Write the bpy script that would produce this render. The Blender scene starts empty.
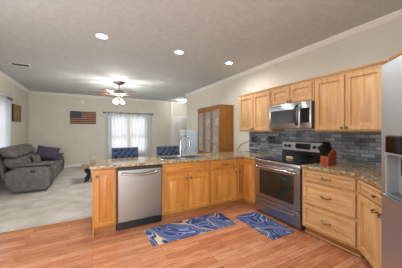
import bpy, bmesh, math, random
from mathutils import Vector, Matrix
random.seed(4)
C = bpy.context.scene.collection
SC = bpy.context.scene
PI = math.pi

# ------------------------------------------------------------------ camera, world, exposure
cam = bpy.data.cameras.new('camera'); co = bpy.data.objects.new('camera', cam); C.objects.link(co)
co.location = (0, 0, 1.34); co.rotation_euler = (PI/2, 0, math.radians(-28.3))
cam.sensor_width = 36; cam.lens = 36*202/402; cam.shift_y = -2.5/402; cam.clip_start = 0.02
SC.camera = co
w = bpy.data.worlds.new('daylight'); SC.world = w; w.use_nodes = True
w.node_tree.nodes['Background'].inputs[0].default_value = (0.93, 0.97, 1.0, 1)
w.node_tree.nodes['Background'].inputs[1].default_value = 1.2
SC.view_settings.view_transform = 'Standard'; SC.view_settings.look = 'None'
SC.view_settings.gamma = 1; SC.view_settings.use_curve_mapping = False
SC.view_settings.exposure = 0.8
XL_ = -1.95
def area(name, loc, rot, sx, sy, e, col=(1, .98, .95)):
    l = bpy.data.lights.new(name, 'AREA'); l.shape = 'RECTANGLE'; l.size = sx; l.size_y = sy; l.energy = e; l.color = col
    o = bpy.data.objects.new(name, l); C.objects.link(o); o.location = loc; o.rotation_euler = rot
area('south_fill', (-.6, -3.0, 1.2), (math.radians(102), 0, math.radians(-12)), 3.0, 2.2, 120, (.95, .98, 1))  # added fill light behind the camera; no patio door stands here
area('left_side_fill', (XL_ + .03, 1.6, 1.45), (math.radians(90), 0, math.radians(-90)), 1.8, 1.5, 30, (.93, .97, 1))  # added fill light at the left wall; there is no window here
CAN_W, EXTRA_W, FAN_W, HALL_W = 26, 26, 12, 9

# ------------------------------------------------------------------ materials
def lin(c):
    return tuple(((v/255)/12.92 if v/255 <= .04045 else ((v/255+.055)/1.055)**2.4) for v in c) + (1,)
class NT:
    def __init__(s, name):
        s.m = bpy.data.materials.new(name); s.m.use_nodes = True
        s.t = s.m.node_tree; s.b = s.t.nodes['Principled BSDF']; s.out = s.t.nodes['Material Output']
    def n(s, typ, **kw):
        o = s.t.nodes.new(typ)
        for k, v in kw.items():
            if k in o.inputs.keys(): o.inputs[k].default_value = v
            else: setattr(o, k, v)
        return o
    def l(s, a, b): s.t.links.new(a, b)
    def coord(s, scale=(1, 1, 1), kind='Object', loc=None):
        tc = s.n('ShaderNodeTexCoord'); mp = s.n('ShaderNodeMapping'); mp.inputs['Scale'].default_value = scale
        if loc: mp.inputs['Location'].default_value = loc
        s.l(tc.outputs[kind], mp.inputs['Vector']); return mp.outputs['Vector']
    def ramp(s, fac, stops, interp='LINEAR'):
        r = s.n('ShaderNodeValToRGB'); e = r.color_ramp.elements; r.color_ramp.interpolation = interp
        while len(e) < len(stops): e.new(.5)
        for k, (p, c) in enumerate(stops): e[k].position = p; e[k].color = lin(c)
        s.l(fac, r.inputs['Fac']); return r.outputs['Color']
    def bump(s, h, st=.2, d=.01):
        b = s.n('ShaderNodeBump', Strength=st, Distance=d); s.l(h, b.inputs['Height']); s.l(b.outputs['Normal'], s.b.inputs['Normal'])
    def mix(s, f, a, b, mode='MIX'):
        x = s.n('ShaderNodeMix', data_type='RGBA', blend_type=mode)
        for sock, v in ((x.inputs[0], f), (x.inputs[6], a), (x.inputs[7], b)):
            if hasattr(v, 'links'): s.l(v, sock)
            else: sock.default_value = v
        return x.outputs[2]
def set_p(N, rough=.5, metal=0, spec=.5, coat=0):
    N.b.inputs['Roughness'].default_value = rough; N.b.inputs['Metallic'].default_value = metal
    N.b.inputs['Specular IOR Level'].default_value = spec; N.b.inputs['Coat Weight'].default_value = coat
def plain(name, c, rough=.5, metal=0, var=.06, sc=8, bump=0, spec=.5):
    N = NT(name); set_p(N, rough, metal, spec)
    nz = N.n('ShaderNodeTexNoise', Scale=sc, Detail=4); N.l(N.coord(), nz.inputs['Vector'])
    lo = [max(0, v*(1-var)) for v in c]; hi = [min(255, v*(1+var)) for v in c]
    N.l(N.ramp(nz.outputs['Fac'], [(.3, lo), (.7, hi)]), N.b.inputs['Base Color'])
    if bump: N.bump(nz.outputs['Fac'], bump, .004)
    return N.m
def wood(name, a, b, c, rough=.38, scale=1.0, horiz=False):
    N = NT(name); set_p(N, rough, 0, .4)
    v = N.coord((3*scale, 30*scale, 30*scale) if horiz else (30*scale, 30*scale, 2.2*scale))
    oi = N.n('ShaderNodeObjectInfo'); ad = N.n('ShaderNodeVectorMath', operation='ADD'); N.l(v, ad.inputs[0])
    ml = N.n('ShaderNodeMath', operation='MULTIPLY'); ml.inputs[1].default_value = 37; N.l(oi.outputs['Random'], ml.inputs[0])
    N.l(ml.outputs[0], ad.inputs[1])
    nz = N.n('ShaderNodeTexNoise', Scale=1.0, Detail=5, Distortion=.6); N.l(ad.outputs[0], nz.inputs['Vector'])
    col = N.ramp(nz.outputs['Fac'], [(.25, a), (.5, b), (.78, c)])
    big = N.n('ShaderNodeTexNoise', Scale=.08, Detail=2); N.l(ad.outputs[0], big.inputs['Vector'])
    sh = N.ramp(big.outputs['Fac'], [(.3, (232, 228, 222)), (.7, (255, 255, 255))])
    N.l(N.mix(1.0, col, sh, 'MULTIPLY'), N.b.inputs['Base Color'])
    return N.m

M = {}
M['maple'] = wood('maple', (180, 134, 86), (198, 156, 108), (212, 172, 124))
M['maple_h'] = wood('maple_across', (180, 134, 86), (198, 156, 108), (212, 172, 124), horiz=True)
M['honey'] = wood('maple_warm_lit', (170, 106, 40), (190, 126, 56), (204, 146, 78))  # same maple, with the warmer light on the peninsula put into its colour
M['maple_warm_lit_h'] = wood('maple_warm_lit_across', (170, 106, 40), (190, 126, 56), (204, 146, 78), horiz=True)
M['maple_dark'] = wood('maple_toe', (146, 92, 48), (164, 108, 60), (180, 124, 74), horiz=True)
M['oak'] = wood('cabinet_oak', (112, 68, 18), (138, 88, 26), (158, 106, 38), .35)
M['wall'] = plain('wall_paint', (202, 197, 184), .85, var=.015, sc=3, spec=.2)
M['trim'] = plain('white_trim', (222, 219, 214), .5, var=.01)
M['door'] = plain('door_paint', (214, 212, 204), .45, var=.01)
M['steel'] = None
def steel(name, c=(176, 176, 178), rough=.3):
    N = NT(name); set_p(N, rough, 1)
    nz = N.n('ShaderNodeTexNoise', Scale=1, Detail=3); N.l(N.coord((4, 4, 300)), nz.inputs['Vector'])
    N.l(N.ramp(nz.outputs['Fac'], [(.3, [v*.96 for v in c]), (.7, c)]), N.b.inputs['Base Color'])
    rr = N.n('ShaderNodeMapRange'); rr.inputs['To Min'].default_value = rough-.06; rr.inputs['To Max'].default_value = rough+.06
    N.l(nz.outputs['Fac'], rr.inputs['Value']); N.l(rr.outputs[0], N.b.inputs['Roughness'])
    return N.m
M['steel'] = steel('brushed_steel'); M['steel_door'] = steel('dishwasher_steel', (152, 148, 142), .34); M['steel_fridge'] = steel('fridge_steel', (200, 207, 214), .4)
M['chrome'] = plain('chrome', (180, 178, 175), .2, 1, .02)
M['bronze'] = plain('dark_bronze', (92, 80, 68), .4, .6)
M['pewter'] = plain('antique_pewter', (118, 100, 78), .38, .7)
M['nickel'] = plain('brushed_nickel', (170, 160, 145), .3, 1)
M['black'] = plain('black_plastic', (18, 18, 20), .4)
M['black_glass'] = plain('black_glass', (12, 12, 14), .06, 0, .05)
M['dark_glass'] = plain('smoked_glass', (64, 66, 70), .08)
M['oven_glass'] = plain('oven_glass', (36, 33, 24), .1)
M['dark_grey'] = plain('dark_grey', (60, 60, 62), .5)
M['grey_plastic'] = plain('grey_plastic', (140, 142, 146), .4)
M['white'] = plain('white_plastic', (230, 230, 226), .4, var=.01)
M['leather'] = plain('grey_leather', (84, 80, 77), .42, var=.16, sc=12, bump=.25)
M['leather_dark'] = plain('dark_piping', (62, 57, 54), .5)
M['purple'] = plain('plum_velvet', (64, 54, 74), .8, var=.12, sc=14)
M['navy'] = plain('navy_velvet', (50, 62, 88), .75, var=.12, sc=16)
M['navy_dark'] = plain('navy_button', (20, 28, 48), .7)
M['legwood'] = wood('espresso', (40, 26, 18), (54, 36, 26), (66, 46, 34))
M['blockwood'] = wood('cherry_block', (128, 52, 24), (150, 66, 32), (168, 82, 44), .4, 1.5)
M['tablewood'] = wood('walnut_top', (112, 82, 66), (134, 102, 84), (150, 118, 100), .3, horiz=True)
M['bladewood'] = wood('blade_wood', (92, 58, 46), (112, 72, 58), (130, 88, 72), .3, horiz=True)
M['porcelain'] = plain('porcelain', (226, 222, 212), .25, var=.02)
M['cream'] = plain('cream', (206, 190, 140), .6)
M['red_stripe'] = wood('flag_red', (92, 44, 42), (114, 58, 54), (128, 74, 66), .6, horiz=True)
M['tan_stripe'] = wood('flag_tan', (146, 112, 84), (166, 130, 98), (180, 146, 112), .6, horiz=True)
M['flag_blue'] = wood('flag_blue', (34, 44, 62), (44, 54, 74), (54, 64, 84), .6, horiz=True)
M['star'] = plain('flag_star', (150, 146, 140), .7)
M['tile_board'] = plain('slate_board', (104, 108, 114), .4)
def glassy(name, col, alpha_mix, rough=.05):
    N = NT(name); set_p(N, rough)
    N.b.inputs['Base Color'].default_value = lin(col)
    tr = N.n('ShaderNodeBsdfTransparent'); mx = N.n('ShaderNodeMixShader'); mx.inputs[0].default_value = alpha_mix
    N.l(tr.outputs[0], mx.inputs[1]); N.l(N.b.outputs[0], mx.inputs[2]); N.l(mx.outputs[0], N.out.inputs['Surface'])
    return N.m
M['glass'] = glassy('window_glass', (235, 242, 245), .08)
M['cabinet_glass'] = glassy('cabinet_glass', (190, 196, 192), .3, .03)
M['blue_panel'] = glassy('frosted_blue', (186, 202, 214), .6, .3)
def sheer(name, col, t):
    N = NT(name); set_p(N, .9, 0, .1)
    wv = N.n('ShaderNodeTexNoise', Scale=40); N.l(N.coord(), wv.inputs['Vector'])
    N.l(N.ramp(wv.outputs['Fac'], [(.3, [v*.97 for v in col]), (.7, col)]), N.b.inputs['Base Color'])
    tl = N.n('ShaderNodeBsdfTranslucent'); tl.inputs[0].default_value = lin(col)
    tr = N.n('ShaderNodeBsdfTransparent')
    m1 = N.n('ShaderNodeMixShader'); m1.inputs[0].default_value = .5
    m2 = N.n('ShaderNodeMixShader'); m2.inputs[0].default_value = t
    N.l(N.b.outputs[0], m1.inputs[1]); N.l(tl.outputs[0], m1.inputs[2])
    N.l(m1.outputs[0], m2.inputs[1]); N.l(tr.outputs[0], m2.inputs[2]); N.l(m2.outputs[0], N.out.inputs['Surface'])
    return N.m
M['sheer'] = sheer('white_sheer', (226, 228, 232), .16)
M['curtain'] = sheer('pale_grey_curtain', (206, 209, 214), .05)
def emit(name, c, s):
    N = NT(name); N.b.inputs['Base Color'].default_value = lin(c)
    N.b.inputs['Emission Color'].default_value = lin(c); N.b.inputs['Emission Strength'].default_value = s
    return N.m
M['lamp'] = emit('lamp_lens', (255, 250, 240), 5)
M['globe'] = emit('lamp_globe', (255, 252, 246), 4)
# ceiling: knock-down texture
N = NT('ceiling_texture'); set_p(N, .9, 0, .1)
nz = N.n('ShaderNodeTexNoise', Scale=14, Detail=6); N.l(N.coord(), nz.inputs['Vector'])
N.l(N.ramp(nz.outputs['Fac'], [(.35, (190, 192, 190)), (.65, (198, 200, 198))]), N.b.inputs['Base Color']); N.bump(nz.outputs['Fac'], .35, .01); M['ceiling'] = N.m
# laminate planks
N = NT('laminate'); set_p(N, .22, 0, .5)
v = N.coord()
bk = N.n('ShaderNodeTexBrick', offset=.37, squash=1.0); bk.inputs['Scale'].default_value = 1
bk.inputs['Brick Width'].default_value = .7; bk.inputs['Row Height'].default_value = .088; bk.inputs['Mortar Size'].default_value = .0018
bk.inputs['Color1'].default_value = (0, 0, 0, 1); bk.inputs['Color2'].default_value = (1, 1, 1, 1); bk.inputs['Mortar'].default_value = (.3, .3, .3, 1)
N.l(v, bk.inputs['Vector'])
gr = N.n('ShaderNodeTexNoise', Scale=1, Detail=5, Distortion=.4); N.l(N.coord((5, 60, 1)), gr.inputs['Vector'])
base = N.ramp(bk.outputs['Color'], [(0, (190, 124, 88)), (.5, (204, 142, 104)), (1, (216, 160, 124))])
g = N.ramp(gr.outputs['Fac'], [(.3, (206, 190, 178)), (.7, (255, 255, 255))])
c2 = N.mix(1, base, g, 'MULTIPLY'); c3 = N.mix(bk.outputs['Fac'], c2, lin((112, 64, 44)))
N.l(c3, N.b.inputs['Base Color']); M['laminate'] = N.m
# carpet
N = NT('carpet'); set_p(N, .95, 0, .05)
n1 = N.n('ShaderNodeTexNoise', Scale=90, Detail=3); n2 = N.n('ShaderNodeTexNoise', Scale=3.5, Detail=4)
N.l(N.coord(), n1.inputs['Vector']); N.l(N.coord(), n2.inputs['Vector'])
a = N.ramp(n1.outputs['Fac'], [(.3, (186, 181, 172)), (.7, (214, 210, 202))])
b = N.ramp(n2.outputs['Fac'], [(.35, (228, 226, 224)), (.65, (255, 255, 255))])
N.l(N.mix(1, a, b, 'MULTIPLY'), N.b.inputs['Base Color']); N.bump(n1.outputs['Fac'], .6, .01); M['carpet'] = N.m
# granite
N = NT('granite'); set_p(N, .12, 0, .5)
vo = N.n('ShaderNodeTexVoronoi', Scale=70); n1 = N.n('ShaderNodeTexNoise', Scale=28, Detail=6)
N.l(N.coord(), vo.inputs['Vector']); N.l(N.coord(), n1.inputs['Vector'])
a = N.ramp(vo.outputs['Color'], [(0, (38, 32, 28)), (.28, (104, 84, 58)), (.52, (150, 128, 92)), (.8, (184, 168, 136)), (1, (206, 198, 180))], 'CONSTANT')
b = N.ramp(n1.outputs['Fac'], [(.35, (84, 68, 50)), (.5, (162, 140, 104)), (.68, (208, 192, 162))])
N.l(N.mix(.5, a, b), N.b.inputs['Base Color']); M['granite'] = N.m
# backsplash tile (wall faces west: y and z run along the face)
N = NT('slate_tile'); set_p(N, .16, 0, .6)
tc = N.n('ShaderNodeTexCoord'); sx = N.n('ShaderNodeSeparateXYZ'); cx = N.n('ShaderNodeCombineXYZ')
N.l(tc.outputs['Object'], sx.inputs[0]); N.l(sx.outputs['Y'], cx.inputs['X']); N.l(sx.outputs['Z'], cx.inputs['Y'])
bk = N.n('ShaderNodeTexBrick', offset=.43); bk.inputs['Scale'].default_value = 1
bk.inputs['Brick Width'].default_value = .16; bk.inputs['Row Height'].default_value = .05; bk.inputs['Mortar Size'].default_value = .003
bk.inputs['Color1'].default_value = lin((82, 88, 94)); bk.inputs['Color2'].default_value = lin((158, 165, 172)); bk.inputs['Mortar'].default_value = lin((60, 62, 64))
N.l(cx.outputs[0], bk.inputs['Vector'])
nz = N.n('ShaderNodeTexNoise', Scale=9, Detail=4); N.l(tc.outputs['Object'], nz.inputs['Vector'])
N.l(N.mix(1, bk.outputs['Color'], N.ramp(nz.outputs['Fac'], [(.3, (196, 196, 196)), (.7, (255, 255, 255))]), 'MULTIPLY'), N.b.inputs['Base Color'])
iv = N.n('ShaderNodeMath', operation='SUBTRACT'); iv.inputs[0].default_value = 1; N.l(bk.outputs['Fac'], iv.inputs[1])
N.bump(iv.outputs[0], .5, .004); M['tile'] = N.m
# marbled rug
def rugmat(name, off, sc):
    N = NT(name); set_p(N, .8, 0, .2)
    v = N.coord((1, 1, 1), loc=off)
    n1 = N.n('ShaderNodeTexNoise', Scale=sc, Detail=1, Distortion=1.3); N.l(v, n1.inputs['Vector'])
    ml = N.n('ShaderNodeMath', operation='MULTIPLY'); ml.inputs[1].default_value = 13; N.l(n1.outputs['Fac'], ml.inputs[0])
    fr = N.n('ShaderNodeMath', operation='FRACT'); N.l(ml.outputs[0], fr.inputs[0])
    bands = N.ramp(fr.outputs[0], [(0, (36, 44, 88)), (.18, (70, 90, 140)), (.28, (166, 180, 204)), (.36, (84, 104, 154)), (.52, (34, 40, 82)), (.68, (72, 92, 146)), (.76, (134, 152, 190)), (.84, (58, 72, 122)), (1, (36, 44, 88))])
    gold = N.ramp(n1.outputs['Fac'], [(.505, (0, 0, 0)), (.512, (255, 255, 255)), (.53, (255, 255, 255)), (.538, (0, 0, 0))])
    n2 = N.n('ShaderNodeTexNoise', Scale=sc*.8, Detail=1); N.l(v, n2.inputs['Vector'])
    msk = N.ramp(n2.outputs['Fac'], [(.45, (0, 0, 0)), (.52, (255, 255, 255))])
    N.l(N.mix(N.mix(1, gold, msk, 'MULTIPLY'), bands, lin((196, 182, 146))), N.b.inputs['Base Color'])
    return N.m
M['rug'] = rugmat('marbled_blue', (3.6, 2.9, 0), 1.25); M['rug2'] = rugmat('marbled_blue_light', (7.3, 4.2, 0), 1.2)
# painting
N = NT('painting'); set_p(N, .6)
n1 = N.n('ShaderNodeTexNoise', Scale=7, Detail=4, Distortion=1); N.l(N.coord(), n1.inputs['Vector'])
N.l(N.ramp(n1.outputs['Fac'], [(.3, (66, 62, 28)), (.42, (116, 100, 38)), (.52, (150, 126, 50)), (.6, (120, 58, 36)), (.7, (72, 66, 32))]), N.b.inputs['Base Color']); M['painting'] = N.m

# ------------------------------------------------------------------ mesh builder
class MB:
    def __init__(s): s.v = []; s.f = []; s.mi = []; s.cur = 0; s.T = None
    def add(s, vs, fs):
        o = len(s.v)
        s.v += [tuple(s.T @ Vector(p)) if s.T else tuple(p) for p in vs]
        s.f += [tuple(i+o for i in f) for f in fs]; s.mi += [s.cur]*len(fs); return s
    def box(s, a, b):
        x0, y0, z0 = a; x1, y1, z1 = b
        return s.add([(x0,y0,z0),(x1,y0,z0),(x1,y1,z0),(x0,y1,z0),(x0,y0,z1),(x1,y0,z1),(x1,y1,z1),(x0,y1,z1)],
              [(0,3,2,1),(4,5,6,7),(0,1,5,4),(1,2,6,5),(2,3,7,6),(3,0,4,7)])
    def prism(s, poly, lo, hi, ax='z'):
        n = len(poly)
        f = {'z': lambda p, h: (p[0], p[1], h), 'y': lambda p, h: (p[0], h, p[1]), 'x': lambda p, h: (h, p[0], p[1])}[ax]
        vs = [f(p, lo) for p in poly]+[f(p, hi) for p in poly]
        return s.add(vs, [tuple(range(n))[::-1], tuple(range(n, 2*n))]+[(i, (i+1)%n, (i+1)%n+n, i+n) for i in range(n)])
    def lathe(s, prof, c=(0,0,0), n=20, ax='z', caps=True):
        vs = []; fs = []
        def pt(r, h, a):
            u, v = r*math.cos(a), r*math.sin(a)
            p = {'z': (u, v, h), 'y': (u, h, v), 'x': (h, u, v)}[ax]
            return (c[0]+p[0], c[1]+p[1], c[2]+p[2])
        k = len(prof)
        for r, h in prof:
            for i in range(n): vs.append(pt(max(r, 1e-4), h, 2*PI*i/n))
        for j in range(k-1):
            for i in range(n): fs.append((j*n+i, j*n+(i+1)%n, (j+1)*n+(i+1)%n, (j+1)*n+i))
        if caps: fs.append(tuple(range(n))[::-1]); fs.append(tuple((k-1)*n+i for i in range(n)))
        return s.add(vs, fs)
    def tube(s, pts, r, n=8):
        pts = [Vector(p) for p in pts]; vs = []; fs = []; up = Vector((0, 0, 1))
        rs = r if isinstance(r, (list, tuple)) else [r]*len(pts)
        prev = None
        for k, p in enumerate(pts):
            d = (pts[min(k+1, len(pts)-1)]-pts[max(k-1, 0)]).normalized()
            if prev is None:
                a = d.cross(up) if abs(d.dot(up)) < .95 else d.cross(Vector((1, 0, 0)))
            else: a = prev - d*prev.dot(d)
            a.normalize(); prev = a; b = d.cross(a)
            for i in range(n): vs.append(p+a*rs[k]*math.cos(2*PI*i/n)+b*rs[k]*math.sin(2*PI*i/n))
        for k in range(len(pts)-1):
            for i in range(n): fs.append((k*n+i, k*n+(i+1)%n, (k+1)*n+(i+1)%n, (k+1)*n+i))
        fs.append(tuple(range(n))[::-1]); fs.append(tuple((len(pts)-1)*n+i for i in range(n)))
        return s.add(vs, fs)
    def rings(s, x0, z0, x1, z1, prof):
        """rectangular panel facing -y: prof is a list of (inset, y)"""
        vs = []; fs = []
        for ins, y in prof:
            vs += [(x0+ins, y, z0+ins), (x1-ins, y, z0+ins), (x1-ins, y, z1-ins), (x0+ins, y, z1-ins)]
        for k in range(len(prof)-1):
            for i in range(4): fs.append((k*4+i, k*4+(i+1)%4, (k+1)*4+(i+1)%4, (k+1)*4+i))
        fs.append((3, 2, 1, 0)); k = (len(prof)-1)*4; fs.append((k, k+1, k+2, k+3))
        return s.add(vs, fs)
    def grid(s, us, vs_, skip, lo, hi, ax='z'):
        """slab made of grid cells, some skipped; only outer faces are made"""
        f = {'z': lambda u, v, h: (u, v, h), 'y': lambda u, v, h: (u, h, v), 'x': lambda u, v, h: (h, u, v)}[ax]
        nu, nv = len(us), len(vs_); V = []; F = []
        for h in (lo, hi):
            for v in vs_:
                for u in us: V.append(f(u, v, h))
        id_ = lambda i, j, k: k*nu*nv+j*nu+i
        solid = lambda i, j: 0 <= i < nu-1 and 0 <= j < nv-1 and (i, j) not in skip
        for i in range(nu-1):
            for j in range(nv-1):
                if not solid(i, j): continue
                q = [(i, j), (i+1, j), (i+1, j+1), (i, j+1)]
                F.append(tuple(id_(a, b, 1) for a, b in q)); F.append(tuple(id_(a, b, 0) for a, b in q[::-1]))
                for e, (di, dj) in enumerate(((0, -1), (1, 0), (0, 1), (-1, 0))):
                    if not solid(i+di, j+dj):
                        a, b = q[e], q[(e+1) % 4]
                        F.append((id_(*a, 0), id_(*b, 0), id_(*b, 1), id_(*a, 1)))
        return s.add(V, F)
    def build(s, name, mats, parent=None, bevel=0, seg=2, smooth=35, subsurf=0):
        me = bpy.data.meshes.new(name); me.from_pydata(s.v, [], s.f)
        bm = bmesh.new(); bm.from_mesh(me)
        for f, m in zip(bm.faces, s.mi): f.material_index = m
        loose = [v for v in bm.verts if not v.link_faces]; bmesh.ops.delete(bm, geom=loose, context='VERTS')
        bmesh.ops.recalc_face_normals(bm, faces=bm.faces[:]); bm.to_mesh(me); bm.free()
        for m in (mats if isinstance(mats, list) else [mats]): me.materials.append(M[m])
        o = bpy.data.objects.new(name, me); C.objects.link(o)
        if smooth:
            me.shade_smooth()
            me.set_sharp_from_angle(angle=math.radians(smooth))
        if bevel:
            b = o.modifiers.new('bevel', 'BEVEL'); b.width = bevel; b.segments = seg; b.limit_method = 'ANGLE'; b.angle_limit = math.radians(40)
            if seg > 1: b.harden_normals = False
        if subsurf:
            sb = o.modifiers.new('sub', 'SUBSURF'); sb.levels = sb.render_levels = subsurf
        if parent: o.parent = parent
        return o
def tag(o, label, cat, group=None, kind=None):
    o['label'] = label; o['category'] = cat
    if group: o['group'] = group
    if kind: o['kind'] = kind
    return o
def thing(name, label, cat, loc=(0, 0, 0), rz=0, group=None):
    o = bpy.data.objects.new(name, None); C.objects.link(o); o.empty_display_size = .05
    o.location = loc; o.rotation_euler = (0, 0, math.radians(rz)); return tag(o, label, cat, group)
def struct(name, mb, m, label, cat, parent=None, **k):
    o = mb.build(name, m, parent, **k)
    if not parent: tag(o, label, cat, kind='structure')
    return o
def copy_tree(o, parent=None):
    c = o.copy(); C.objects.link(c)
    if parent: c.parent = parent
    for ch in list(o.children): copy_tree(ch, c)
    return c
def bx(a, b): return MB().box(a, b)

# ------------------------------------------------------------------ the room
XL, XR, YB, H, YS = -1.95, 3.18, 9.0, 2.74, -0.92     # left wall, right wall, back wall, ceiling, south wall
YE, XH = 7.04, 5.2                                    # end of the right wall, hall wall
struct('floor', MB().box((XL-.1, -3.2, -.1), (XR+.1, 3.545, 0)), 'laminate', 'cherry brown laminate plank floor of the kitchen', 'floor', smooth=0)
struct('carpet', MB().box((XL-.1, 3.55, -.1), (XH+.1, YB+.1, .006)), 'carpet', 'pale grey carpet of the living room', 'carpet', smooth=0)
struct('trim_1', MB().prism([(3.525, .0005), (3.575, .0065), (3.565, .013), (3.535, .013)], XL, -.012, 'x'), 'maple_dark', 'wooden strip between laminate and carpet', 'trim')
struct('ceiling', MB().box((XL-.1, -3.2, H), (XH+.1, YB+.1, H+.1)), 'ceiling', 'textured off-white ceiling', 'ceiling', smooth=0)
# left wall with window opening
struct('wall_left', MB().grid([-3.2, 5.75, 6.95, YB], [0, .75, 2.05, H], {(1, 1)}, XL-.12, XL, 'x'), 'wall', 'off-white wall behind the sofa', 'wall', smooth=0)
# back wall with double window
WX0, WX1, WZ0, WZ1 = .62, 2.14, .42, 2.03
struct('wall_back', MB().grid([XL-.12, WX0, WX1, XH+.1], [0, WZ0, WZ1, H], {(1, 1)}, YB, YB+.12, 'y'), 'wall', 'beige far wall of the living room', 'wall', smooth=0)
struct('wall_right', MB().box((XR, YS-.1, 0), (XR+.12, YE, H)), 'wall', 'beige wall behind the kitchen cabinets', 'wall', smooth=0)
struct('wall_hall', MB().box((XH, YE-1.2, 0), (XH+.1, YB, H)), 'wall', 'hall wall beyond the opening', 'wall', smooth=0)
struct('wall_passage', MB().box((XR+.12, YE-1.3, 0), (XH+.1, YE-1.2, H)), 'wall', 'hall wall behind the kitchen wall', 'wall', smooth=0)
struct('wall_south', MB().box((1.2, YS-.1, 0), (XR, YS, H)), 'wall', 'wall behind the refrigerator corner', 'wall', smooth=0)
# crown mouldings
cp = [(0, 0), (.075, 0), (.075, -.012), (.03, -.06), (.012, -.075), (0, -.075)]
struct('trim_2', MB().prism([(XR-.001-a, H-.001+b) for a, b in cp], YS+.01, YE, 'y'), 'trim', 'white crown moulding on the right wall', 'moulding')
struct('trim_3', MB().prism([(XL+.001+a, H-.001+b) for a, b in cp], -3.2, YB-.09, 'y'), 'trim', 'white crown moulding on the left wall', 'moulding')
struct('trim_4', MB().prism([(YB-.001-a, H-.001+b) for a, b in cp], XL+.09, 3.1, 'x'), 'trim', 'white crown moulding on the far wall', 'moulding')
struct('baseboard_back', MB().box((XL+.02, YB-.016, .007), (3.13, YB-.001, .1)), 'trim', 'white baseboard under the flag wall', 'baseboard', bevel=.004)
struct('baseboard_left', MB().box((XL+.001, 3.6, .007), (XL+.016, YB-.02, .1)), 'trim', 'white baseboard behind the sofa', 'baseboard', bevel=.004)
struct('baseboard_right', MB().box((XR-.016, 3.62, .007), (XR-.001, YE, .1)), 'trim', 'white baseboard behind the china cabinet', 'baseboard', bevel=.004)
struct('backsplash', MB().box((XR-.012, -.7, .905), (XR-.001, 3.55, 1.36)), 'tile', 'slate grey tile backsplash behind the range', 'backsplash', smooth=0)
# windows
def window(name, label, x0, x1, z0, z1, mulls, T):
    e = bpy.data.objects.new(name, None); C.objects.link(e); tag(e, label, 'window', kind='structure')
    e.matrix_world = T
    f = MB(); t = .05
    f.box((x0+.002, .0, z0+.002), (x0+t, .1, z1-.002)); f.box((x1-t, .0, z0+.002), (x1-.002, .1, z1-.002))
    f.box((x0+t, .0, z0+.002), (x1-t, .1, z0+t)); f.box((x0+t, 0, z1-t), (x1-t, .1, z1-.002))
    for m in mulls: f.box((m-.04, 0, z0+t), (m+.04, .1, z1-t))
    f.build('window_frame', 'trim', e, bevel=.004)
    xs = [x0+t]+[q for m in mulls for q in (m-.04, m+.04)]+[x1-t]
    for k in range(0, len(xs), 2):
        a, b = xs[k], xs[k+1]; zm = (z0+z1)/2-.1
        s = MB()
        for (lo, hi, y) in ((z0+t, zm, .05), (zm, z1-t, .075)):
            s.box((a, y, lo), (a+.03, y+.024, hi)); s.box((b-.03, y, lo), (b, y+.024, hi))
            s.box((a+.03, y, lo), (b-.03, y+.024, lo+.04)); s.box((a+.03, y, hi-.035), (b-.03, y+.024, hi))
        sh = s.build('sash', 'white', e, bevel=.003)
        MB().box((a+.03, .06, z0+t+.04), (b-.03, .064, zm-.035)).build('pane', 'glass', sh)
        MB().box((a+.03, .085, zm+.04), (b-.03, .089, z1-t-.035)).build('pane', 'glass', sh)
    MB().box((x0-.05, -.05, z0-.03), (x1+.05, -.001, z0-.002)).build('window_sill', 'trim', e, bevel=.005)
    return e
window('window_1', 'bright double window behind sheer curtains on the far wall', WX0, WX1, WZ0, WZ1, [(WX0+WX1)/2], Matrix.Translation((0, YB, 0)))
window('window_2', 'bright window beside the sofa on the left wall', 5.75, 6.95, .75, 2.05, [], Matrix.Translation((XL, 0, 0)) @ Matrix.Rotation(PI/2, 4, 'Z'))
# hall door
e = bpy.data.objects.new('door_1', None); C.objects.link(e); tag(e, 'off-white hall door at the end of the far wall', 'door', kind='structure'); e.location = (0, YB, 0)
dm = MB().rings(3.32, .01, 4.0, 1.98, [(0, -.002), (0, -.034), (.004, -.036)]).build('door_leaf', 'door', e)
pm = MB()
for z0, z1 in ((.25, .95), (1.08, 1.82)):
    for x0, x1 in ((3.42, 3.62), (3.7, 3.9)): pm.rings(x0, z0, x1, z1, [(0, -.0365), (.01, -.042), (.03, -.042), (.05, -.038)])
pm.build('door_panel', 'door', dm)
MB().lathe([(.012, 0), (.012, -.04), (.03, -.05), (.03, -.075), (.012, -.085)], (3.93, -.036, 1.0), 12, 'y').build('door_knob', 'nickel', dm)
cs = MB(); cs.box((3.24, -.03, .007), (3.315, -.001, 2.735)); cs.box((4.005, -.03, .007), (4.08, -.001, 2.735)); cs.box((3.315, -.03, 1.985), (4.005, -.001, 2.06)); cs.box((3.315, -.03, 2.66), (4.005, -.001, 2.735))
cs.build('door_casing', 'trim', e, bevel=.004)

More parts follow.
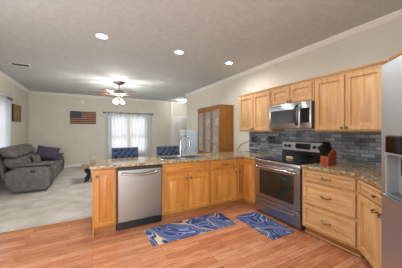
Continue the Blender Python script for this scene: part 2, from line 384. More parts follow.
# ------------------------------------------------------------------ cabinets
def door_mb(x0, z0, x1, z1, m=.055, t=.024):
    return MB().rings(x0, z0, x1, z1, [(0, -.001), (0, -t+.006), (.006, -t), (m, -t), (m+.003, -t+.02), (m+.018, -t+.02), (m+.055, -t+.0)])
def drawer_mb(x0, z0, x1, z1, t=.024):
    m = .024 if z1-z0 < .2 else .04
    q = .026 if z1-z0 < .2 else .05
    return MB().rings(x0, z0, x1, z1, [(0, -.001), (0, -t+.006), (.006, -t), (m, -t), (m+.003, -t+.016), (m+.013, -t+.016), (m+.013+q, -t+.0)])
def knob(x, z, par, t=.024):
    return MB().lathe([(.006, -t), (.006, -t-.014), (.015, -t-.02), (.016, -t-.027), (.009, -t-.032)], (x, 0, z), 12, 'y').build('knob', 'bronze', par)
def bar_handle(x, z, par, t=.024, w=.05):
    pts = [(x-w, -t, z+.004), (x-w, -t-.016, z+.003), (x-w*.6, -t-.026, z-.004), (x, -t-.03, z-.008), (x+w*.6, -t-.026, z-.004), (x+w, -t-.016, z+.003), (x+w, -t, z+.004)]
    return MB().tube(pts, [.009, .008, .0075, .008, .0075, .008, .009], 8).build('handle', 'pewter', par)
BZ, BT = .1, .858      # bottom and top of base cabinet boxes
WD = ['honey', 'maple_warm_lit_h']  # peninsula fronts: maple with warm light in the colour
def base_cabinet(label, x, y, rz, w, spec, depth=.6, group=None, hole=False):
    r = thing('base_cabinet', label, 'cabinet', (x, y, 0), rz, group)
    b = MB()
    if hole: b.box((.001, 0, BZ), (w-.001, depth, .70)); b.grid([.001, .03, w-.03, w-.001], [0, .04, depth-.05, depth], {(1, 1)}, .7002, BT)
    else: b.box((.001, 0, BZ), (w-.001, depth, BT))
    b.build('body', WD[0], r, bevel=.002)
    MB().box((.001, .07, .0005), (w-.001, depth, BZ)).build('toe_kick', 'maple_dark', r)
    spec(r, w); return r
PF = 2.9      # peninsula front
def end_spec(r, w):
    d = door_mb(.022, .125, w-.012, .845).build('door', WD[0], r); knob(.05, .77, d)
    MB().box((.002, .0, .0006), (.02, .07, BZ-.001)).build('side_panel', WD[0], r)
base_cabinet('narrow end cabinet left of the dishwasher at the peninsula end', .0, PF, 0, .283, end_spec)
def sink_spec(r, w):
    drawer_mb(.028, .712, w-.028, .84).build('drawer_front', WD[1], r)
    m = w/2
    d = door_mb(.028, .135, m-.01, .672).build('door', WD[0], r); knob(m-.035, .62, d)
    d = door_mb(m+.01, .135, w-.028, .672).build('door', WD[0], r); knob(m+.035, .62, d)
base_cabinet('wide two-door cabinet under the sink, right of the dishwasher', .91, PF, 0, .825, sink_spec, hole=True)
def dd_spec(r, w):
    d = drawer_mb(.028, .712, w-.028, .84).build('drawer', WD[1], r); bar_handle(w/2, .775, d)
    d = door_mb(.028, .135, w-.028, .672).build('door', WD[0], r); knob(w-.055, .62, d)
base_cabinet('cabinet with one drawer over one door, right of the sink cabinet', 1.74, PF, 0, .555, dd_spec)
# corner cabinet: two narrow doors in the inner corner
RF = 2.45     # front of the right-hand run
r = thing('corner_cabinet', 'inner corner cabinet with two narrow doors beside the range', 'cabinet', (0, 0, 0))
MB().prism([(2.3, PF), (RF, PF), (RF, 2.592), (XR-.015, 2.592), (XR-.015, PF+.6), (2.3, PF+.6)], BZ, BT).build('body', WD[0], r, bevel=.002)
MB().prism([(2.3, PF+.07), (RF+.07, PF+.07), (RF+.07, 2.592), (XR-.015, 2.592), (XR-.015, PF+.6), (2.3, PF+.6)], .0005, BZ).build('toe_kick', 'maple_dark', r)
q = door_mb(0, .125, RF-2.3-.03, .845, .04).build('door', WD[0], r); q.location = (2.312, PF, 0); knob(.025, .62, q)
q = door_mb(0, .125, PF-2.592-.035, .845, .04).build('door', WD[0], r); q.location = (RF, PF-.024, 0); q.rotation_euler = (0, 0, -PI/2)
# drawers right of the range
WD = ['maple', 'maple_h']
def dr3(r, w):
    for z0, z1 in ((.715, .842), (.425, .685), (.13, .392)):
        d = drawer_mb(.025, z0, w-.02, z1).build('drawer', WD[1], r); bar_handle(w/2, (z0+z1)/2, d)
base_cabinet('cabinet with a stack of three drawers right of the range', RF, 1.72, -90, .645, dr3, XR-.015-RF)
qr = [o for o in C.objects if o.name.startswith('base_cabinet')][-1]
MB().tube([(.002, .06, .012), (.64, .06, .012)], .0095, 8).build('quarter_round', 'maple_h', qr)
# angled cabinet next to the refrigerator
r = thing('angled_cabinet', 'angled cabinet with drawer and door against the refrigerator', 'cabinet', (RF, 1.07, 0), -135)
k = Matrix.Rotation(math.radians(135), 4, 'Z')
def loc(px, py):
    v = k @ Vector((px-RF, py-1.07, 0)); return (v.x, v.y)
W = .77
MB().prism([(0.001, 0), (W, 0), loc(XR-.015, -.70), loc(XR-.015, 1.072)], BZ, BT).build('body', WD[0], r, bevel=.002)
MB().prism([(.03, .07), (W, .07), loc(XR-.02, -.68), loc(XR-.02, 1.03)], .0005, BZ).build('toe_kick', 'maple_dark', r)
d = drawer_mb(.03, .72, .76, .845).build('drawer', WD[1], r); knob(.375, .775, d)
d = door_mb(.03, .125, .425, .70).build('door', WD[0], r); bar_handle(.375, .645, d, w=.03)
d = door_mb(.43, .125, .76, .70).build('door', WD[0], r); bar_handle(.48, .645, d, w=.03)

# upper cabinets
UZ0, UZ1, UF = 1.34, 2.095, 2.84
def upper(label, y, w, z0, z1, n, kz):
    r = thing('wall_cabinet', label, 'cabinet', (UF, y, z0), -90)
    h = z1-z0; dp = XR-.002-UF
    MB().box((.001, 0, .0), (w-.001, dp, h)).build('body', 'maple', r, bevel=.002)
    m = w/n
    for i in range(n):
        d = door_mb(i*m+(.022 if i == 0 else .009), .018, (i+1)*m-(.022 if i == n-1 else .009), h-.03).build('door', 'maple', r)
        knob(m-.03 if i == 0 else m+.03, kz, d)
    MB().prism([(.0, h+.001), (-.012, h+.001), (-.022, h+.016), (-.022, h+.026), (.0, h+.026)], .001, w-.001, 'x').build('crown_trim', 'maple_h', r)
    return r
upper('wall cabinet with two tall doors left of the microwave', 3.50, .90, UZ0, UZ1, 2, .05)
upper('short two-door wall cabinet directly above the microwave', 2.595, .79, 1.79, UZ1, 2, .045)
upper('wall cabinet with two tall doors between microwave and refrigerator', 1.80, .82, UZ0, UZ1, 2, .05)
r = thing('fridge_cabinet', 'angled cabinet high above the refrigerator', 'cabinet', (2.82, .95, 0), -135)
MB().box((.012, 0, 1.83), (1.0, .5, UZ1)).build('body', 'maple', r, bevel=.002)
for i in range(2): d = door_mb(.02+i*.48, 1.842, .49+i*.48, UZ1-.03).build('door', 'maple', r); knob(.46+i*.07, 1.9, d)
MB().prism([(.0, UZ1+.001), (-.012, UZ1+.001), (-.022, UZ1+.016), (-.022, UZ1+.026), (.0, UZ1+.026)], .012, 1.0, 'x').build('crown_trim', 'maple_h', r)

# ------------------------------------------------------------------ countertops, sink, faucet
CZ0, CZ1 = .861, .90
ct = MB().grid([-.03, .98, 1.66, 2.42, XR-.014], [2.592, 2.87, 2.99, 3.40, 3.57], {(0, 0), (1, 0), (2, 0), (1, 2)}, CZ0, CZ1).build('countertop', 'granite', bevel=.008, seg=3)
tag(ct, 'speckled brown granite countertop on the peninsula, around the sink', 'countertop')
ct = MB().prism([(2.42, 1.722), (2.42, 1.079), (1.855, .514), (XR-.014, -.805), (XR-.014, 1.722)], CZ0, CZ1).build('countertop', 'granite', bevel=.008, seg=3)
tag(ct, 'speckled brown granite countertop between range and refrigerator', 'countertop')
r = thing('kitchen_sink', 'stainless double sink set into the peninsula countertop', 'sink', (0, 0, CZ1))
s = MB()
s.grid([.955, .99, 1.31, 1.345, 1.65, 1.685], [2.965, 3.0, 3.33, 3.425], {(1, 1), (3, 1)}, .0008, .008)
s.build('rim', 'steel', r, bevel=.003)
for x0, x1 in ((.992, 1.308), (1.347, 1.648)):
    b = MB(); y0, y1, zb = 3.002, 3.328, -.16
    b.grid([x0, x0+.004, x1-.004, x1], [y0, y0+.004, y1-.004, y1], {(1, 1)}, zb, .0005); b.box((x0, y0, zb-.004), (x1, y1, zb))
    bo = b.build('bowl', 'steel', r)
    MB().lathe([(.04, 0), (.04, .003), (.03, .004)], ((x0+x1)/2, 3.17, zb+.0005), 16).build('drain', 'dark_grey', bo)
r = thing('faucet', 'tall gooseneck pull-down faucet behind the sink', 'faucet', (1.40, 3.375, CZ1+.0085))
MB().lathe([(.032, 0), (.032, .01), (.022, .03), (.018, .10), (.014, .12)], (0, 0, 0), 16).build('base', 'chrome', r)
pts = [(0, 0, .11), (0, 0, .25)]+[(.03*(1-math.cos(a))*1.6, -.085*(1-math.cos(a)), .25+.105*math.sin(a)) for a in [PI*i/9 for i in range(1, 9)]]
MB().tube(pts, .0125, 10).build('neck', 'chrome', r)
e0 = Vector(pts[-1]); MB().tube([e0+Vector((0, 0, .005)), e0+Vector((.004, -.008, -.04)), e0+Vector((.008, -.012, -.10))], [.014, .018, .020], 12).build('spray_head', 'chrome', r)
MB().tube([(.02, 0, .07), (.06, -.005, .085), (.12, -.01, .13)], [.011, .009, .007], 8).build('lever', 'chrome', r)

# ------------------------------------------------------------------ dishwasher
r = thing('dishwasher', 'stainless steel dishwasher with curved bar handle in the peninsula', 'dishwasher', (.287, PF, 0))
MB().box((0, .0, .1), (.618, .56, .855)).build('body', 'dark_grey', r)
MB().box((0, .04, .0005), (.618, .5, .099)).build('toe_panel', 'black', r)
MB().box((.001, -.006, .03), (.617, .0, .12)).build('kick_strip', 'black', r)
d = MB().rings(.008, .125, .61, .825, [(0, -.001), (0, -.03), (.008, -.04)]).build('door', 'steel_door', r)
MB().box((.008, -.035, .828), (.61, -.001, .852)).build('control_strip', 'black', d, bevel=.003)
hp = [(.06, -.04, .775), (.06, -.07, .778)]+[(.06+.498*i/10, -.08-.012*math.sin(PI*i/10), .782-.03*math.sin(PI*i/10)) for i in range(11)]+[(.558, -.07, .778), (.558, -.04, .775)]
MB().tube(hp, .016, 10).build('handle', 'chrome', d)

# ------------------------------------------------------------------ range
r = thing('range', 'stainless electric range with black glass cooktop and oven window', 'range', (2.435, 2.575, 0), -90)
RW, RD = .835, .72
MB().box((.0, .03, .03), (RW, RD-.02, .885)).build('body', 'dark_grey', r, bevel=.003)
for x in (.05, RW-.05):
    for y in (.1, RD-.1): MB().lathe([(.02, 0.0005), (.02, .03)], (x, y, 0), 10).build('foot', 'black', r)
d = MB().rings(.004, .265, RW-.004, .82, [(0, .029), (0, .002), (.006, -.006), (.085, -.006), (.09, -.003)]).build('oven_door', 'steel', r)
MB().rings(.10, .335, RW-.10, .72, [(0, -.0065), (.004, -.009)]).build('oven_window', 'oven_glass', d)
hp = [(.05, -.005, .775), (.05, -.05, .775)]+[(.08+i*(RW-.16)/6, -.058, .775) for i in range(7)]+[(RW-.05, -.05, .775), (RW-.05, -.005, .775)]
MB().tube(hp, .0125, 10).build('handle', 'chrome', d)
MB().rings(.004, .825, RW-.004, .884, [(0, .029), (0, .004), (.006, 0)]).build('front_trim', 'steel', r)
d = MB().rings(.004, .045, RW-.004, .255, [(0, .029), (0, .002), (.006, -.006)]).build('storage_drawer', 'steel', r)
hp = [(.06, -.006, .205)]+[(.06+i*(RW-.12)/8, -.03-.006*math.sin(PI*i/8), .205-.02*math.sin(PI*i/8)) for i in range(9)]+[(RW-.06, -.006, .205)]
MB().tube(hp, .011, 8).build('handle', 'chrome', d)
c = MB().box((.0, -.002, .886), (RW, RD-.09, .905)).build('cooktop', 'black_glass', r, bevel=.004)
for x, y, q in ((.22, .17, .11), (.61, .17, .085), (.22, .45, .085), (.61, .45, .11)):
    o = MB(); o.lathe([(q, 0), (q, .0008), (q-.004, .0008), (q-.004, 0), (q, 0)], (x, y, .9052), 28, caps=False); o.build('burner', 'dark_grey', c)
b = MB().prism([(RD-.085, .886), (RD-.02, .886), (RD-.02, 1.17), (RD-.045, 1.175), (RD-.07, 1.16), (RD-.085, 1.02)], .02, RW-.02, 'x').build('backguard', ['steel'], r, bevel=.004)
MB().box((.03, RD-.0935, .907), (RW-.03, RD-.086, 1.015)).build('vent_panel', 'black_glass', b)
for x in (.09, .17, RW-.21, RW-.13): MB().lathe([(.028, 0), (.028, -.006), (.022, -.01), (.018, -.03), (.01, -.032)], (x, RD-.077, 1.09), 14, 'y').build('knob', 'black', b)
MB().rings(.29, 1.05, .56, 1.14, [(0, RD-.066), (0, RD-.084), (.004, RD-.086)]).build('display', 'black_glass', b)
sp = MB().prism([(-.055, 0), (.055, 0), (.06, .03), (-.06, .03)], -.04, .04, 'y').build('butter_dish', 'cream', bevel=.006); sp.location = (2.80, 2.19, .9062); sp.rotation_euler = (0, 0, .9)
tag(sp, 'small cream dish sitting on the black cooktop', 'dish')

# ------------------------------------------------------------------ microwave
r = thing('microwave', 'stainless over-the-range microwave with black handle', 'microwave', (2.76, 2.588, 1.386), -90)
MW, MH = .785, .398
MB().box((0, .025, 0), (MW, XR-.002-2.76, MH)).build('body', 'dark_grey', r, bevel=.003)
d = MB().rings(.0, .0, .60, MH, [(0, .024), (0, .004), (.006, 0)]).build('door', 'steel', r)
MB().rings(.045, .085, .53, MH-.095, [(0, -.0005), (.003, -.004)]).build('door_window', 'dark_glass', d)
hp = [(.565, 0, .06), (.565, -.035, .075)]+[(.565, -.045-.01*math.sin(PI*i/6), .09+i*.038) for i in range(7)]+[(.565, -.035, MH-.065), (.565, 0, MH-.05)]
MB().tube(hp, .017, 10).build('handle', 'black', d)
p = MB().rings(.602, .0, MW, MH, [(0, .024), (0, .004), (.006, 0)]).build('control_panel', 'steel', r)
MB().rings(.615, .085, MW-.02, MH-.095, [(0, -.0005), (.003, -.003)]).build('keypad', 'black_glass', p)
g = MB()
for i in range(14): g.box((.05+i*.05, -.002, MH-.03), (.085+i*.05, .0, MH-.022))
g.build('vent_grille', 'black', r)

# ------------------------------------------------------------------ refrigerator (angled across the corner)
r = thing('refrigerator', 'large stainless refrigerator with ice dispenser at the right edge', 'refrigerator', (1.70, .62, 0), -135)
FW, FH = .91, 1.78
MB().box((.004, .075, .02), (FW-.004, .74, FH-.01)).build('body', 'dark_grey', r, bevel=.004)
MB().box((.02, .06, .001), (FW-.02, .09, .06)).build('toe_grille', 'black', r)
dl = MB().grid([.002, .06, .35, .418], [.065, .93, 1.31, FH], {(1, 1)}, .0, .07, 'y').build('door', 'steel_fridge', r, bevel=.008, seg=3)
dp = MB().grid([.061, .07, .34, .349], [.931, .95, 1.195, 1.205], {(1, 1)}, -.004, .066, 'y').build('dispenser', 'grey_plastic', dl, bevel=.002)
MB().box((.07, .058, .95), (.34, .066, 1.195)).build('dispenser_back', 'grey_plastic', dp)
MB().prism([(-.035, .935), (-.035, .945), (.058, .957), (.058, .935)], .064, .346, 'x').build('drip_tray', 'steel', dp, bevel=.003)
MB().box((.061, -.006, 1.207), (.349, .06, 1.309)).build('display', 'black_glass', dp, bevel=.004)
MB().box((.18, .01, 1.08), (.23, .057, 1.19)).build('ice_chute', 'black', dp, bevel=.006)
MB().tube([(.385, .0, .75), (.385, -.05, .77), (.385, -.055, 1.1), (.385, -.05, 1.5), (.385, 0, 1.52)], .014, 10).build('handle', 'chrome', dl)
dr = MB().box((.424, 0, .065), (FW-.002, .07, FH)).build('door', 'steel_fridge', r, bevel=.008, seg=3)
MB().tube([(.46, .0, .75), (.46, -.05, .77), (.46, -.055, 1.1), (.46, -.05, 1.5), (.46, 0, 1.52)], .014, 10).build('handle', 'chrome', dr)

# ------------------------------------------------------------------ things on the counter and backsplash
r = thing('knife_block', 'cherry wood knife block full of black-handled knives on the counter', 'knife block', (2.76, 1.56, CZ1+.0005), -92)
MB().prism([(-.09, 0), (.09, 0), (.09, .16), (.03, .22), (-.09, .10)], -.055, .055, 'x').build('block', 'blockwood', r, bevel=.006)
dirv = Vector((0, -.5, .5)).normalized(); k = 0
for row, (yy, zz) in enumerate(((-.07, .121), (-.025, .159), (.01, .20))):
    for x in (-.038, -.013, .013, .038):
        p = Vector((x, yy, zz)); n_ = Vector((0, -.55, .83)).normalized()
        MB().tube([p, p+n_*.02, p+n_*.07, p+n_*.125], [.008, .012, .012, .011], 8).build('knife_handle', 'black', r)
def outlet(label, y, n):
    r = thing('outlet', label, 'outlet', (XR-.0125, y, 1.17), -90)
    MB().rings(-.085, -.06, .085, .06, [(0, -.0002), (0, -.004), (.004, -.007)]).build('cover_plate', 'black', r)
    for x in (-.04, .04): MB().rings(x-.02, -.038, x+.02, .038, [(0, -.007), (.002, -.0095)]).build('socket', 'dark_grey', r)
outlet('black wall outlet plate on the tiles, the one nearer the corner', 3.40, 2)
outlet('black wall outlet plate on the tiles, the one nearer the range', 2.90, 2)

cord = MB().tube([(XR-.022, 3.44, 1.17), (XR-.03, 3.5, 1.12), (XR-.02, 3.66, 1.09), (XR-.012, 3.84, 1.03), (XR-.012, 4.0, .88), (XR-.02, 4.07, .6), (XR-.025, 4.08, .2), (XR-.03, 4.06, .02)], .005, 6).build('power_cord', 'black')
tag(cord, 'thin black power cord drooping along the wall beside the china cabinet', 'cord')
# ------------------------------------------------------------------ rugs
def rug(label, x0, y0, x1, y1, m):
    p = []; rr = .02
    for cx_, cy_, a0 in ((x1-rr, y1-rr, 0), (x0+rr, y1-rr, 90), (x0+rr, y0+rr, 180), (x1-rr, y0+rr, 270)):
        for i in range(5): a = math.radians(a0+i*22.5); p.append((cx_+rr*math.cos(a), cy_+rr*math.sin(a)))
    o = MB().prism(p, .0006, .011).build('kitchen_mat', m, bevel=.003); tag(o, label, 'rug', 'marbled kitchen mats'); return o
rug('long blue marbled mat on the floor before the sink cabinet', .62, 2.33, 1.84, 2.79, 'rug')
rug('short blue marbled mat on the floor before the range', 1.96, 1.775, 2.385, 2.53, 'rug2')

# ------------------------------------------------------------------ bar stools
def stool():
    r = thing('counter_stool', 'navy tufted stool at the peninsula behind the dishwasher', 'stool', (.555, 3.88, .006), 0, 'navy tufted stools')
    # back cushion: dimpled front
    nx, nz_ = 36, 30; W_, z0, z1 = .48, .60, 1.03
    btn = [(-.165+.11*i, zz) for zz in (.97, .85, .73) for i in range(4)]+[(-.11+.11*i, zz) for zz in (.91, .79, .67) for i in range(3)]
    V = []; F = []
    for side in (0, 1):
        for j in range(nz_+1):
            for i in range(nx+1):
                u, v = i/nx, j/nz_; x = (u-.5)*W_; z = z0+(z1-z0)*v
                ed = min(1, min(u, 1-u)*W_/.03, min(v, 1-v)*(z1-z0)/.03); ed = math.sqrt(max(0, 1-(1-ed)**2))
                if side == 0:
                    dmin = min((x-a)**2+(z-b)**2 for a, b in btn); y = .17-.06*ed*(.25+.75*(1-math.exp(-dmin/.0012)))
                else: y = .17+.025*ed
                V.append((x, y+.06*(v-.5), z))
    st = (nx+1)*(nz_+1)
    for sd in (0, 1):
        for j in range(nz_):
            for i in range(nx):
                a = sd*st+j*(nx+1)+i; F.append((a, a+1, a+nx+2, a+nx+1))
    m = MB(); m.add(V, F)
    bk_ = m.build('backrest', 'navy', r, smooth=80)
    for a, b in btn: MB().lathe([(.006, .004), (.016, 0), (.012, -.008)], (a, .15+.06*((b-z0)/(z1-z0)-.5), b), 10, 'y').build('button', 'navy_dark', bk_)
    MB().box((-.23, -.24, .55), (.23, .17, .645)).build('seat', 'navy', r, bevel=.03, seg=4)
    for sx in (-.2, .2):
        MB().tube([(sx, .155, .62), (sx, .17, .3), (sx*1.05, .2, .0)], [.02, .018, .014], 8).build('leg', 'legwood', r)
        MB().tube([(sx, -.2, .56), (sx*1.05, -.22, .0)], [.02, .014], 8).build('leg', 'legwood', r)
        MB().tube([(sx*1.03, -.213, .2), (sx*1.03, .183, .2)], .01, 8).build('stretcher', 'legwood', r)
    MB().tube([(-.206, -.213, .24), (.206, -.213, .24)], .01, 8).build('footrest', 'legwood', r)
    return r
s1 = stool(); s2 = copy_tree(s1); s2.location = (1.40, 3.88, .006); s2['label'] = 'navy tufted stool at the peninsula behind the faucet'

# ------------------------------------------------------------------ china cabinet
r = thing('china_cabinet', 'tall honey oak china cabinet with glass doors against right wall', 'cabinet', (2.76, 5.29, .0065), -90)
CW, CD, CH = 1.16, .40, 1.98
b = MB(); b.box((0, 0, .06), (.02, CD, CH)); b.box((CW-.02, 0, .06), (CW, CD, CH)); b.box((.02, CD-.012, .06), (CW-.02, CD, CH)); b.box((.02, 0, CH-.03), (CW-.02, CD-.012, CH)); b.box((.02, .0, .06), (CW-.02, CD-.012, .09)); b.box((.02, 0, .70), (CW-.02, CD-.012, .73))
b.build('body', 'oak', r, bevel=.002)
MB().box((.0, .0, .0005), (CW, CD, .06)).build('plinth', 'oak', r)
MB().prism([(-.0005, CH-.07), (-.012, CH-.07), (-.03, CH), (-.03, CH+.02), (CD, CH+.02), (CD, CH+.0005), (-.0005, CH+.0005)], -.012, CW+.012, 'x').build('cornice', 'oak', r, bevel=.003)
n = 3; m = CW/n
for i in range(n):
    x0, x1 = i*m+.004, (i+1)*m-.004
    d = MB().grid([x0, x0+.05, x1-.05, x1], [.735, .79, CH-.13, CH-.075], {(1, 1)}, -.022, -.001, 'y').build('glass_door', 'oak', r, bevel=.003)
    MB().box((x0+.05, -.014, .79), (x1-.05, -.010, CH-.13)).build('pane', 'cabinet_glass', d)
    knob(x1-.02, 1.2, d, .022)
    d = door_mb(x0, .07, x1, .725).build('door', 'oak', r); knob(x1-.03, .6, d)
for z in (1.10, 1.48): MB().box((.022, .02, z), (CW-.022, CD-.014, z+.014)).build('shelf', 'oak', r)
def dish(kind, x, z, lab):
    if kind == 'bowl': o = MB().lathe([(.03, 0), (.05, .006), (.085, .06), (.08, .06), (.045, .012)], n=18)
    elif kind == 'plate': o = MB().lathe([(.1, 0), (.105, .01), (.06, .016)], n=20, ax='y')
    else: o = MB().lathe([(.035, 0), (.006, .01), (.006, .06), (.035, .09), (.04, .14), (.036, .14), (.03, .09)], n=14)
    o = o.build(kind, 'porcelain'); o.location = (2.76+.22, 5.29-x, .0065+z+(.107 if kind == 'plate' else .001))
    if kind == 'plate': o.rotation_euler = (0, 0, -PI/2)
    tag(o, lab, 'dish', lab)
for z in (.731, 1.115, 1.495):
    for i in range(6):
        x = .15+i*.17
        kd = ['bowl', 'plate', 'goblet'][(i+int(z*3)) % 3]
        dish(kd, x, z, {'bowl': 'pale bowl standing behind the glass doors of china cabinet', 'plate': 'pale plate propped up behind the glass of china cabinet', 'goblet': 'pale goblet standing behind the glass of china cabinet'}[kd])
# pale blue screen beside it
r = thing('panel_screen', 'pale blue frosted panel screen left of the china cabinet', 'screen', (2.55, 5.75, .0065), -30)
MB().box((-.16, -.012, .05), (-.02, .012, 1.37)).build('panel', 'blue_panel', r, bevel=.003)
MB().box((.02, -.012, .05), (.46, .012, 1.37)).build('panel', 'blue_panel', r, bevel=.003)
MB().box((-.018, -.018, .0005), (.018, .018, 1.38)).build('post', 'grey_plastic', r, bevel=.003)
MB().box((.02, -.02, 1.2), (.46, .02, 1.215)).build('rail', 'grey_plastic', r)
for x in (-.14, .44): MB().box((x-.02, -.12, .0005), (x+.02, .12, .05)).build('foot', 'grey_plastic', r, bevel=.004)

# ------------------------------------------------------------------ sofa
r = thing('sofa', 'grey leather reclining sofa along the left wall', 'sofa', (0, 0, .0065))
Y0, Y1 = 5.6, 7.85
for ya, yb in ((Y0, Y0+.2), (Y1-.2, Y1)):
    a = MB().prism([(-1.46, .03), (-.92, .03), (-.83, .12), (-.80, .36), (-.83, .52), (-.95, .575), (-1.4, .575), (-1.62, .46), (-1.60, .2)], ya, yb, 'y').build('arm', 'leather', r, bevel=.035, seg=4)
    MB().box((-1.50, ya-.02, .578), (-.80, yb+.02, .65)).build('arm_pad', 'leather', a, bevel=.034, seg=4)
    MB().prism([(-.925, .035), (-.905, .028), (-.815, .115), (-.782, .36), (-.815, .53), (-.93, .572), (-.945, .56), (-.85, .50), (-.815, .36), (-.845, .13)], ya+.01, yb-.01, 'y').build('arm_front', 'leather_dark', a, bevel=.006)
    if ya == Y0: MB().rings(-1.18, .43, -1.10, .49, [(0, ya-.0005), (.006, ya-.008)]).build('recliner_button', 'black', a)
MB().box((-1.55, Y0+.203, .05), (-.92, Y1-.203, .30)).build('base', 'leather_dark', r, bevel=.02)
n = 3; ln = (Y1-Y0-.41)/n
for i in range(n):
    ya = Y0+.205+i*ln+.003; yb = ya+ln-.022
    MB().prism([(-1.5, .305), (-.86, .305), (-.81, .35), (-.81, .45), (-.88, .49), (-1.5, .45)], ya, yb, 'y').build('seat_cushion', 'leather', r, bevel=.04, seg=4)
    MB().prism([(-.915, .08), (-.87, .08), (-.82, .14), (-.82, .27), (-.86, .30), (-.915, .30)], ya, yb, 'y').build('footrest', 'leather', r, bevel=.015, seg=3)
    bk_ = MB().prism([(-1.50, .46), (-1.33, .50), (-1.36, .62), (-1.45, .74), (-1.68, .76), (-1.70, .6)], ya, yb, 'y').build('back_cushion', 'leather', r, bevel=.05, seg=4)
    MB().prism([(-1.69, .765), (-1.45, .745), (-1.49, .84), (-1.58, .96), (-1.70, .99), (-1.82, .95)], ya, yb, 'y').build('headrest', 'leather', bk_, bevel=.05, seg=4)
MB().prism([(-1.80, .94), (-1.64, .3), (-1.56, .3), (-1.71, .74)], Y0+.05, Y1-.05, 'y').build('back_shell', 'leather', r, bevel=.02)
def pillow(name, lab, w_, h_, t_, m, locn, rot):
    n_ = 14; V = []; F = []
    for sd in (1, -1):
        for j in range(n_+1):
            for i in range(n_+1):
                u, v = i/n_*2-1, j/n_*2-1
                b_ = max(0, (1-u**4)*(1-v**4))**.5
                V.append((u*w_/2*(1-.06*(1-abs(v))**1*abs(u)), sd*t_/2*b_, v*h_/2*(1-.06*(1-abs(u))*abs(v))))
    st = (n_+1)**2
    for sd in (0, 1):
        for j in range(n_):
            for i in range(n_):
                a = sd*st+j*(n_+1)+i; F.append((a, a+1, a+n_+2, a+n_+1))
    o = MB().add(V, F).build(name, m, smooth=80); o.location = locn; o.rotation_euler = rot
    return tag(o, lab, 'pillow')
pillow('throw_pillow', 'dark purple throw pillow leaning at the far end of sofa', .56, .40, .14, 'purple', (-1.16, 7.45, .705), (math.radians(-25), math.radians(12), math.radians(8)))
pillow('throw_pillow', 'small grey pillow lying against the middle sofa back', .30, .24, .10, 'leather', (-1.27, 6.62, .62), (math.radians(-15), 0, math.radians(75)))

# ------------------------------------------------------------------ coffee table
r = thing('coffee_table', 'wood-topped table with ornate black leg beyond the peninsula end', 'table', (.25, 6.3, .0065))
MB().box((-.52, -.28, .37), (.55, .28, .405)).build('tabletop', 'tablewood', r, bevel=.006)
def ornate(x, y): return MB().tube([(x, y, .372), (x-.03, y, .31), (x+.03, y, .22), (x+.04, y, .15), (x-.01, y, .07), (x-.06, y, .012)], [.05, .055, .04, .045, .04, .03], 10)
for x in (-.36, .38): ornate(x, -.17).build('leg', 'black', r); ornate(x, .17).build('leg', 'black', r)
o = MB().lathe([(.04, 0), (.05, .02), (.03, .06), (.045, .10), (.02, .13), (.004, .15)], n=14).build('figurine', 'black'); o.location = (-.02, 6.2, .4125); tag(o, 'small black ornament standing on the wood-topped table', 'ornament')

# ------------------------------------------------------------------ wall decor, curtains
fx0, fx1, fz0, fz1 = -.73, .135, 1.63, 2.11
r = thing('wooden_flag', 'rustic wooden stars and stripes flag hanging on the far wall', 'flag', (fx0, YB, fz0))
m = MB(); h = (fz1-fz0)/13
for i in range(13):
    m.cur = i % 2; m.box((0, -.03, i*h+.001), (fx1-fx0, -.002, (i+1)*h-.001))
m.build('stripes', ['red_stripe', 'tan_stripe'], r, bevel=.002)
c_ = MB().box((0, -.036, 6*h), (.36, -.0305, 13*h)).build('canton', 'flag_blue', r, bevel=.001)
st = MB()
for row in range(9):
    k = 6 if row % 2 == 0 else 5
    for i in range(k):
        cx_, cz_ = (.03 if k == 6 else .06)+i*.06, 6*h+.022+row*.027
        st.prism([(cx_+(.009 if q % 2 == 0 else .004)*math.sin(q*PI/5), cz_+(.009 if q % 2 == 0 else .004)*math.cos(q*PI/5)) for q in range(10)], -.038, -.0365, 'y')
st.build('stars', 'star', c_, smooth=0)
r = thing('painting', 'small yellow and green painting on the left wall above the sofa', 'painting', (XL, 7.70, 1.87), 90)
MB().box((-.33, -.03, -.23), (.33, -.002, .23)).build('canvas', 'painting', r, bevel=.002)
m = MB().grid([-.34, -.33, .33, .34], [-.24, -.23, .23, .24], {(1, 1)}, -.036, -.002, 'y').build('frame', 'legwood', r)
def curtain_panel(name, x0, x1, z0, z1, amp, n_f, m, par, ydist, flare=0):
    n_ = n_f*10; nz_ = 8; V = []; F = []
    for j in range(nz_+1):
        for i in range(n_+1):
            u, v = i/n_, j/nz_; ph = u*n_f*2*PI
            V.append((x0+(x1-x0)*u+math.sin(v*3+ph*.5)*.006, -ydist-amp*(.5+.5*v)*math.sin(ph), z0+(z1-z0)*v))
    for j in range(nz_):
        for i in range(n_): a = j*(n_+1)+i; F.append((a, a+1, a+n_+2, a+n_+1))
    return MB().add(V, F).build(name, m, par, smooth=80)
def rod(par, x0, x1, z, yd):
    MB().tube([(x0, -yd, z), (x1, -yd, z)], .012, 10).build('rod', 'bronze', par)
    for x in (x0, x1): MB().lathe([(.012, -.03), (.028, -.015), (.032, 0), (.028, .015), (.012, .03)], (x, -yd, z), 12, 'x').build('finial', 'bronze', par)
    for x in (x0+.06, (x0+x1)/2, x1-.06): MB().box((x-.012, -yd, z-.03), (x+.012, -.001, z+.02)).build('bracket', 'bronze', par)
r = thing('curtain_rod', 'dark curtain rod over the window on the far wall', 'curtain rod', (0, YB, 0)); rod(r, .40, 2.36, 2.10, .09)
